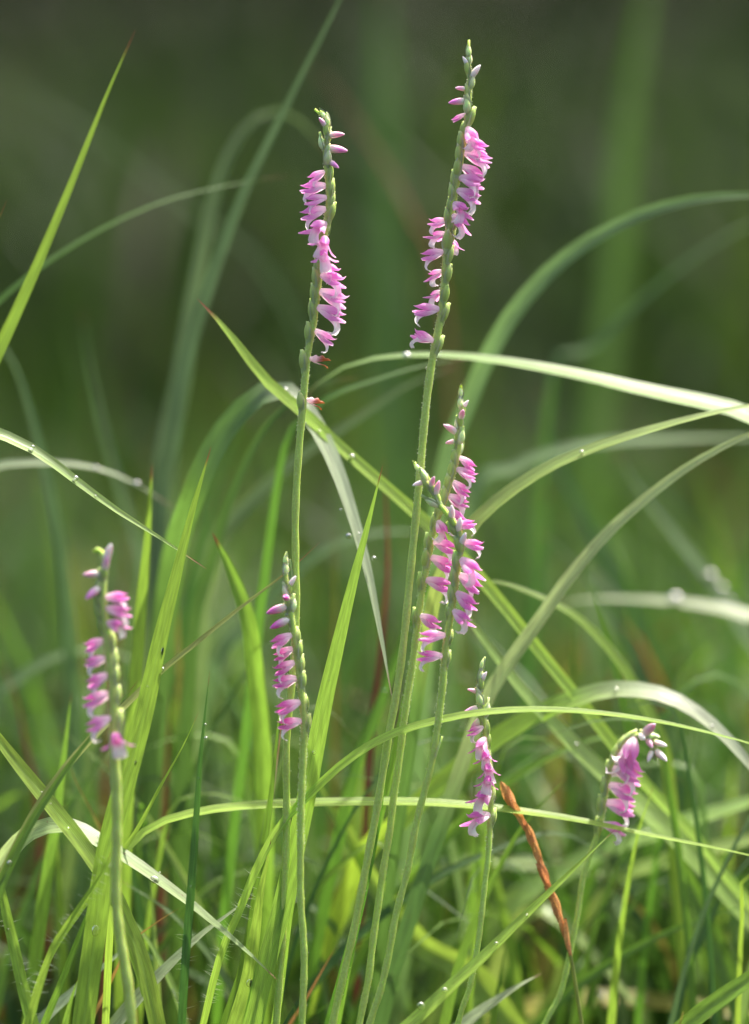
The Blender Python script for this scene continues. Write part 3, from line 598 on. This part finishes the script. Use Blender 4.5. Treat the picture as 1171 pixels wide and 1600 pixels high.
def orchid(label, stem_px, d, wbase, wtop, items, tint=(.70, .16, .52), seed=0, apex=5, hairs_from=1300, leaf_at=(), dtop=None):
    r = random.Random(seed)
    dtop = d if dtop is None else dtop
    m = len(stem_px)
    w3 = rooted([P(x, y, d + (dtop - d) * i / (m - 1)) for i, (x, y) in enumerate(stem_px)])
    e = link('orchid', None, label=label, cat='orchid'); e.location = w3[0]
    n = 150; c = spline(w3, n); px = [to_px(q) for q in c]
    ytop = min(p[1] for p in px); its = [it for it in items if not isinstance(it[0], tuple)]
    ylow = max((it[0] for it in its), default=1200)
    k = (1 + d) * S
    def rad(t):
        i = t * n; y = px[min(n, int(i))][1]
        f = min(1, max(0, (ylow + 20 - y) / max(1, ylow + 20 - ytop)))
        wob = 1 + .06 * math.sin(i * 1.1 + seed) * (1 if y > ylow else .4)
        return .5 * k * (wbase + (wtop - wbase) * f) * wob * np.interp(t, [0, .94, 1], [1, 1, .45])
    v, f, u = tube(c, rad, 12)
    v = [q - e.location for q in v]
    st = link('stem', mesh('stem', v, f, u, mat=M['stem']), e)
    # glandular hairs
    hv, hf = [], []
    for _ in range(2600):
        i = r.randrange(2, n - 1)
        if px[i][1] > hairs_from and r.random() > .05: continue
        tg = (c[i + 1] - c[i - 1]).normalized(); p = c[i].lerp(c[i + 1], r.random()); th = r.uniform(0, 6.283)
        a = Vector((math.cos(th), math.sin(th), r.uniform(-.2, .3))); a = (a - tg * a.dot(tg)).normalized(); rr = rad(i / n)
        L = r.uniform(.00018, .00042); b = tg * .00003; q0 = p + a * rr * .95 - e.location; q1 = q0 + a * L + tg * r.uniform(-.3, .6) * L
        s = tg.cross(a) * .00003
        h = len(hv); hv += [q0 - b, q0 + b, q1 + b * 1.8 + s, q1 - b * 1.8 - s]; hf.append((h, h + 1, h + 2, h + 3))
    if hf: link('stem_hairs', mesh('stem_hairs', hv, hf, smooth=False, mat=M['hair']), st, kind='stuff')
    toward = -Vector((FWD.x, FWD.y, 0)).normalized()
    def at(key):
        if isinstance(key, tuple): i = min(range(1, n), key=lambda q: (px[q][0] - key[0]) ** 2 + (px[q][1] - key[1]) ** 2); return i, c[i].copy()
        for i in range(1, n):
            if px[i][1] >= key > px[i + 1][1]:
                fr = (px[i][1] - key) / (px[i][1] - px[i + 1][1]); return i, c[i].lerp(c[i + 1], fr)
        return n - 2, c[n - 2].copy()
    for it in items:
        key, az, kind = it[:3]; L = it[3] if len(it) > 3 else 42; el = it[4] if len(it) > 4 else (-12 if kind in 'FX' else 30)
        i, p = at(key); tg = (c[min(n, i + 2)] - c[i - 2]).normalized()
        if isinstance(key, tuple) and tg.z < 0: tg = -tg
        a = R(az + r.uniform(-12, 12)); e1 = R(el + r.uniform(-9, 9))
        out = RIGHT * math.cos(a) + toward * math.sin(a); out = (out - tg * out.dot(tg)).normalized()
        x = out * math.cos(e1) + tg * math.sin(e1); z = tg * math.cos(e1) - out * math.sin(e1)
        z = Matrix.Rotation(R(r.uniform(-16, 16)), 3, x) @ z
        rr = rad(i / n); Lm = L * k * r.uniform(.88, 1.1)
        pos = p + out * (rr * .7)
        tj = r.uniform(.85, 1.2)
        col = tuple(min(1, q * tj) if q < .5 else q for q in tint) + (1,)
        if kind in 'FX':
            w_ = kind == 'X'
            h = link('flower', HOODW if w_ else HOOD[r.randrange(5)], e)
            if w_: h['label'] = 'withered brownish flower'
            h.color = (.78, .32, .42, 1) if w_ else col
            place(h, e, pos, x, z, Lm, .94, 1.05 if not w_ else .85, r.uniform(.92, 1.06))
            lp = link('lip', LIPW if w_ else LIP[r.randrange(3)], h); lp.color = h.color
            if not w_:
                for s in (-1, 1): q = link('lateral_sepal', SEP[s, r.randrange(2) + (2 if abs(math.sin(a)) > .55 else 0)], h); q.color = tuple(y * f_ for y, f_ in zip(col, (.95, .85, .95, 1)))
        elif kind == 'O':                # flower still opening: hood and sepals closed together
            h = link('flower', HOOD[r.randrange(5)], e); h.color = col; place(h, e, pos, x, z, Lm, 1, .85, .85)
            for s in (-1, 1): q = link('lateral_sepal', SEP[s, 0], h); q.color = col; q.scale = (.95, .5, .6)
        else:
            b = link('bud', BUDG if kind == 'G' else BUD, e)
            b.color = {'P': (.88, .42, .62, 1), 'M': (*tint, 1), 'W': (.95, .86, .84, 1), 'G': (1, 1, 1, 1)}[kind]
            place(b, e, pos, x, z, Lm)
        # ovary on the stem with its bract, turned round the far side as the flowers twist
        if kind == 'G': continue
        ao = a + R(165 + r.uniform(-28, 28)) if kind in 'FXO' else a + R(r.uniform(-25, 25))
        oo = RIGHT * math.cos(ao) + toward * math.sin(ao); oo = (oo - tg * oo.dot(tg)).normalized()
        lo = (32 if kind in 'FXO' else 24) * k * r.uniform(.9, 1.1) * (wbase / 11) ** .3
        q0 = p - tg * (lo * .62) + oo * (rr * .55)
        xo = (tg + oo * .06).normalized()
        ov = link('ovary', OVARY, e); place(ov, e, q0, xo, oo, lo, 1, 1.1, 1.0)
        br = link('bract', BRACT, e); place(br, e, q0 + oo * (lo * .10) - tg * lo * .10, (tg + oo * .22).normalized(), oo, lo * 1.1, 1, .9, .9)
    # closed bracts and green buds at the tip
    for q in range(apex):
        f_ = q / max(1, apex - 1); i = int(n - 1 - (1 - f_) * apex * 16 * k / ((c[1] - c[0]).length)) if q < apex - 1 else n - 2
        i = max(2, min(n - 2, i)); tg = (c[i + 1] - c[i - 1]).normalized()
        a = q * 2.4 + seed; out = RIGHT * math.cos(a) + toward * math.sin(a); out = (out - tg * out.dot(tg)).normalized()
        L = (27 - 9 * f_) * k; sp = .30 * (1 - f_) + .02
        b = link('bud', BUDG, e); b.color = (1, 1, 1, 1); place(b, e, c[i] + out * (3 * k * (1 - f_)), tg + out * sp, out, L, 1, .9, .9)
        br = link('bract', BRACT, e); place(br, e, c[i] + out * (4 * k * (1 - f_)) - tg * L * .2, tg + out * (sp + .04), out, L * 1.35, 1, .8, .8)
    # sheathing scale leaves on the lower stem
    for (y, side) in leaf_at:
        i, p = at(y); tg = (c[i + 2] - c[i - 2]).normalized(); out = RIGHT * side; out = (out - tg * out.dot(tg)).normalized()
        b = link('sheath_leaf', BRACT, e); place(b, e, p + out * rad(i / n) * .3 - tg * 30 * k, tg + out * .16, out, 62 * k, 1, .34, .34)
    return e

RT, LF, FR, BK = 0, 180, 90, 270
orchid('tall orchid with a pale bent-over tip and a withered flower below the spiral',
    [(432,1600),(437,1530),(443,1440),(448,1300),(448,1160),(456,1070),(463,960),(462,870),(462,800),(466,720),(473,640),(480,560),(490,505),(497,450),(502,400),(510,350),(514,310),(511,265),(508,232),(512,206),(512,190),(503,180),(492,170)], 0, 11.5, 8,
    [(200,150,'P',22,55),(212,15,'P',24,25),(232,5,'M',32,5),(251,20,'M',22,-30),(268,175,'F',30),(290,178,'F',44),(309,182,'F',40),(327,178,'F',46),
     (350,125,'F',42,-16),(372,85,'F',42,-18),(396,75,'F',42,-16),(414,40,'F',42),(430,25,'F',46),(455,5,'F',46),(480,12,'F',46),(516,0,'F',44),(560,5,'X',40,-8),(624,0,'X',36,-5)],
    tint=(.84, .25, .70), seed=1, hairs_from=700, leaf_at=[(905, -1)])
orchid('tallest orchid with a straight pointed tip and flowers winding down both sides',
    [(520,1600),(538,1520),(556,1440),(573,1350),(590,1260),(606,1160),(622,1070),(633,985),(643,880),(651,800),(657,735),(663,665),(670,600),(678,550),(688,500),(694,450),(697,400),(703,350),(713,290),(722,240),(729,195),(733,160),(734,120),(733,85),(733,62)], .0, 12, 8,
    [(122,25,'W',26,55),(104,150,'W',20,65),(140,175,'P',22,12),(158,182,'M',32,-8),(178,185,'O',28,-28),
     (200,40,'F',40,-30),(218,15,'F',42),(238,0,'F',48),(259,-5,'F',46),(277,10,'F',44),(297,20,'F',42),(318,60,'F',38,-20),(336,30,'F',36,-25),
     (346,190,'F',34),(366,230,'F',32),(372,-50,'F',26,-25),(394,185,'F',42),(424,225,'F',34),(456,230,'F',26),(484,180,'F',40),(534,170,'F',40,18)],
    tint=(.83, .20, .66), seed=2, hairs_from=800, apex=6)
orchid('orchid with a sideways bent tip and white buds, crossing its straight neighbour',
    [(578,1600),(594,1550),(606,1500),(619,1430),(637,1360),(650,1290),(664,1235),(677,1180),(690,1090),(696,1020),(700,990),(704,965),(709,935),(714,900),(719,867),(719,845),(710,820),(697,800),(684,785),(675,768),(666,748),(656,735),(648,722)], -.006, 11, 8,
    [(752,200,'W',24,20),(762,55,'P',24,50),(776,20,'P',28,50),(812,60,'W',26,60),(832,50,'W',26,60),(852,60,'W',24,65),
     (822,5,'F',36),(848,10,'F',38,-22),(874,25,'F',42,-24),(898,5,'F',48,-18),(926,15,'F',44,-22),(954,30,'F',42,-25),(994,182,'F',42),(1026,178,'F',42,-2)],
    tint=(.80, .12, .60), seed=3, hairs_from=1150, apex=4, leaf_at=[(1180, 1)])
orchid('slender orchid with magenta flowers all turned to one side above each other',
    [(472,1600),(475,1530),(475,1480),(470,1400),(470,1320),(471,1250),(474,1180),(476,1140),(474,1105),(468,1060),(463,1020),(458,980),(452,940),(447,900),(447,868)], -.008, 11, 9,
    [(918,20,'W',22,50),(936,110,'M',26,10),(948,180,'M',38,-4),(968,182,'M',38,-14),(992,180,'F',38),(1013,180,'F',38),(1035,178,'F',40),(1060,180,'F',40),(1097,178,'F',42,-6),(1127,180,'F',42,-8)],
    tint=(.78, .06, .50), seed=4, hairs_from=1320, apex=6)
orchid('straight orchid with bright pink flowers, standing between the tallest stem and its bent neighbour',
    [(562,1600),(576,1530),(583,1470),(592,1410),(599,1360),(609,1300),(615,1250),(625,1180),(635,1100),(646,1030),(653,975),(658,935),(662,910),(667,884),(672,859),(678,829),(686,805),(695,782),(704,752),(711,731),(717,700),(719,670),(720,640),(720,620),(721,602)], .006, 11, 8,
    [(640,25,'W',20,55),(655,80,'P',26,50),(678,165,'P',30,30),(690,185,'P',22,-10),(714,5,'F',34,-25),(732,10,'F',36),(752,0,'F',38),(774,0,'F',42),(794,10,'F',42),(814,50,'F',38,-25),
     (846,5,'F',44),(870,0,'F',44),(906,0,'F',46),(962,20,'F',42)],
    tint=(.80, .12, .58), seed=5, hairs_from=1150, apex=6)
orchid('small orchid whose flowers show white lips behind the narrow lime arch',
    [(716,1600),(725,1570),(735,1540),(745,1490),(752,1440),(757,1390),(763,1340),(766,1290),(768,1240),(766,1205),(761,1165),(757,1130),(753,1100),(750,1070),(752,1050),(756,1034)], .0, 9, 7,
    [(1066,40,'W',22,60),(1082,160,'P',20,35),(1106,178,'M',34,-12),(1122,190,'M',28,-30),(1136,145,'F',32,-18),(1154,125,'F',34,-18),(1174,112,'F',36,-18),(1194,98,'F',36,-16),(1214,108,'F',38,-16),(1237,138,'F',40,-14),(1274,155,'F',42,-10)],
    tint=(.82, .15, .62), seed=6, hairs_from=1330, apex=5)
orchid('nodding orchid whose flowering tip curls over to one side',
    [(852,1600),(868,1570),(880,1540),(893,1480),(903,1430),(912,1370),(925,1330),(938,1290),(945,1250),(952,1212),(962,1182),(978,1160),(996,1149),(1012,1152),(1021,1164),(1022,1178)], .016, 9, 8,
    [((1008,1151),12,'P',38,-8),((1000,1149),60,'W',26,-15),((1018,1160),20,'W',24,-25),((1022,1172),50,'W',26,-35),((1022,1176),150,'W',24,-40),((1012,1153),120,'P',28,-30),((988,1154),30,'F',46,-35),((976,1160),20,'F',48,-30),(1176,15,'F',50,-20),(1200,15,'F',48),(1226,5,'F',50),(1254,0,'F',48,-8),(1288,20,'F',42,10)],
    tint=(.84, .22, .66), seed=7, hairs_from=1300, apex=2)
orchid('stout hook-topped orchid with pink flowers, standing in front of the red-tipped blade',
    [(206,1600),(200,1540),(190,1480),(182,1420),(181,1370),(183,1300),(182,1230),(179,1178),(178,1110),(174,1055),(169,1010),(163,965),(160,930),(162,900),(163,880),(161,866),(154,858),(146,862)], -.028, 16, 12,
    [(878,45,'W',30,60),(892,70,'P',28,60),(898,178,'P',32,0),(918,150,'M',32,-25),(934,15,'F',40,-5),(952,5,'F',42),(974,25,'F',40,-20),(1000,180,'F',38),(1028,182,'F',42),(1054,178,'F',40),(1084,180,'F',44),(1122,165,'F',48),(1150,80,'F',48,-16)],
    tint=(.82, .18, .63), seed=8, hairs_from=1250, apex=0)

# ------------------------------------------------------------------ bristles on some blades
def bristles(key, y0, y1, n, seed, L0=.0015, L1=.0032):
    b = BL[key]; r = random.Random(seed); v, f = [], []
    idx = [i for i in range(1, len(b['c']) - 1) if y0 < b['px'][i][1] < y1]
    for _ in range(n):
        i = r.choice(idx); tg = b['tang'][i]; nf = b['n'][i]; s = r.choice((-1, 1)); W = tg.cross(nf) * s
        p = b['c'][i].lerp(b['c'][i + 1], r.random()) + W * b['w'] * .8
        d = (W + tg * r.uniform(-.2, .5) + nf * r.uniform(-.8, .8)).normalized(); L = r.uniform(L0, L1); q = tg * .000045
        h = len(v); v += [p - q, p + q, p + d * L]; f.append((h, h + 1, h + 2))
    link('bristles', mesh('bristles', v, f, smooth=False, mat=M['hair']), b['o'], kind='stuff')
bristles('L15', 1380, 1600, 60, 1); bristles('L53b', 1340, 1560, 60, 2); bristles('L25', 1450, 1600, 16, 3); bristles('L53', 1450, 1600, 20, 4)

# ------------------------------------------------------------------ dew drops
def drop_mesh():
    v, f, u = [], [], []; nr, K = 8, 14
    for i in range(nr + 1):
        th = math.pi * i / nr
        for j in range(K):
            a = 2 * math.pi * j / K; v.append((math.sin(th) * math.cos(a), math.sin(th) * math.sin(a), max(-.55, math.cos(th))))
    for i in range(nr):
        for j in range(K): f.append((i * K + j, i * K + (j + 1) % K, (i + 1) * K + (j + 1) % K, (i + 1) * K + j))
    me = mesh('dew_drop', v, f, mat=M['water']); return me
DROP = drop_mesh()
def drop(key, px, py, size, stretch=1.0):
    b = BL[key]; i = min(range(len(b['px'])), key=lambda q: (b['px'][q][0] - px) ** 2 + (b['px'][q][1] - py) ** 2)
    cpt = b['c'][i]; k = (cpt - CAM).dot(FWD); nf = b['n'][i]; tg = b['tang'][i]
    r_ = size * (.5 if k > 1.04 else .38) * S * k; W = tg.cross(nf); p = cpt + W * max(-.8 * b['w'], min(.8 * b['w'], (P(px, py, k - 1) - cpt).dot(W)))
    o = link('dew_drop', DROP, cat='dew drop')
    lab = b['label'].split()[:11]
    while lab[-1] in ('to', 'a', 'an', 'the', 'and', 'of', 'with', 'at', 'in', 'behind', 'past', 'its', 'into', 'across', 'beside', 'over', 'hanging', 'between', 'one', 'from', 'near', 'an', 'thin', 'dry', 'fine', 'bent', 'pale', 'drooping', 'running', 'standing'): lab.pop()
    o['label'] = 'clear dew drop on the ' + ' '.join(lab); o['group'] = 'dew drops on the ' + ' '.join(lab)
    x = tg; z = nf; y = z.cross(x)
    o.matrix_world = Matrix.Translation(p + nf * (r_ * .45)) @ Matrix((x, y, z)).transposed().to_4x4() @ Matrix.Diagonal((r_ * stretch, r_, r_ * .8, 1))
for a in [('L17',52,706,11),('L17',63,705,8),('L17',104,736,11),('L17',110,748,7),('L17',130,760,8),('L17',140,768,5),
          ('L9',432,604,11),('L9',533,822,12),('L9',585,874,9),('L9',528,808,6),('L9',503,680,6),('L9',566,850,6),('L11',645,556,13),('L11',700,553,6),
          ('L8',541,706,13),('L1',491,1177,9),('L1',487,1240,9),('L1',512,1074,4),
          ('L31',660,1570,16),('L31',700,1543,12),('L31',772,1478,8),('L31',822,1432,6),('L31',690,1550,5),('L25',323,1148,8),('L25',322,1122,5),('L25',311,1215,5),('L25',300,1375,6),
          ('L23',252,1382,15,1.3),('L23',260,1372,6),('L23',160,1312,7),('L23',130,1298,5),('L2',253,1024,7,2.4),('L2',268,1052,7,1.6),('L2',234,1060,5),('L2',150,1452,17,1.4),('L2',208,1206,6,1.5),
          ('L22',66,1240,5),('L22',100,1286,6),('L22',74,1250,4),('L27c',392,1530,15,1.2),('L29',447,1470,6),('L53',12,1452,6),('L53',34,1545,5),
          ('L34',905,1168,10),('L33',965,1077,9),('L33',1112,1135,8),('F3',1115,908,18),('F3',1130,925,16),('F3',1138,938,12),('F4',1053,938,22),('F16',1012,1100,8),('F16',1030,1200,15),
          ('F18',712,1352,18),('F18',968,1376,20),('L41',948,1560,16),('L41',1010,1563,9),('L37',742,1415,7),('L21b',15,1350,12),('L12',925,700,9),('F13',716,1140,16),('L36',1000,1305,8),('L48',640,975,9),('L48',600,1085,8),('L18',160,735,9),('L18',205,752,11)]:
    drop(*a)
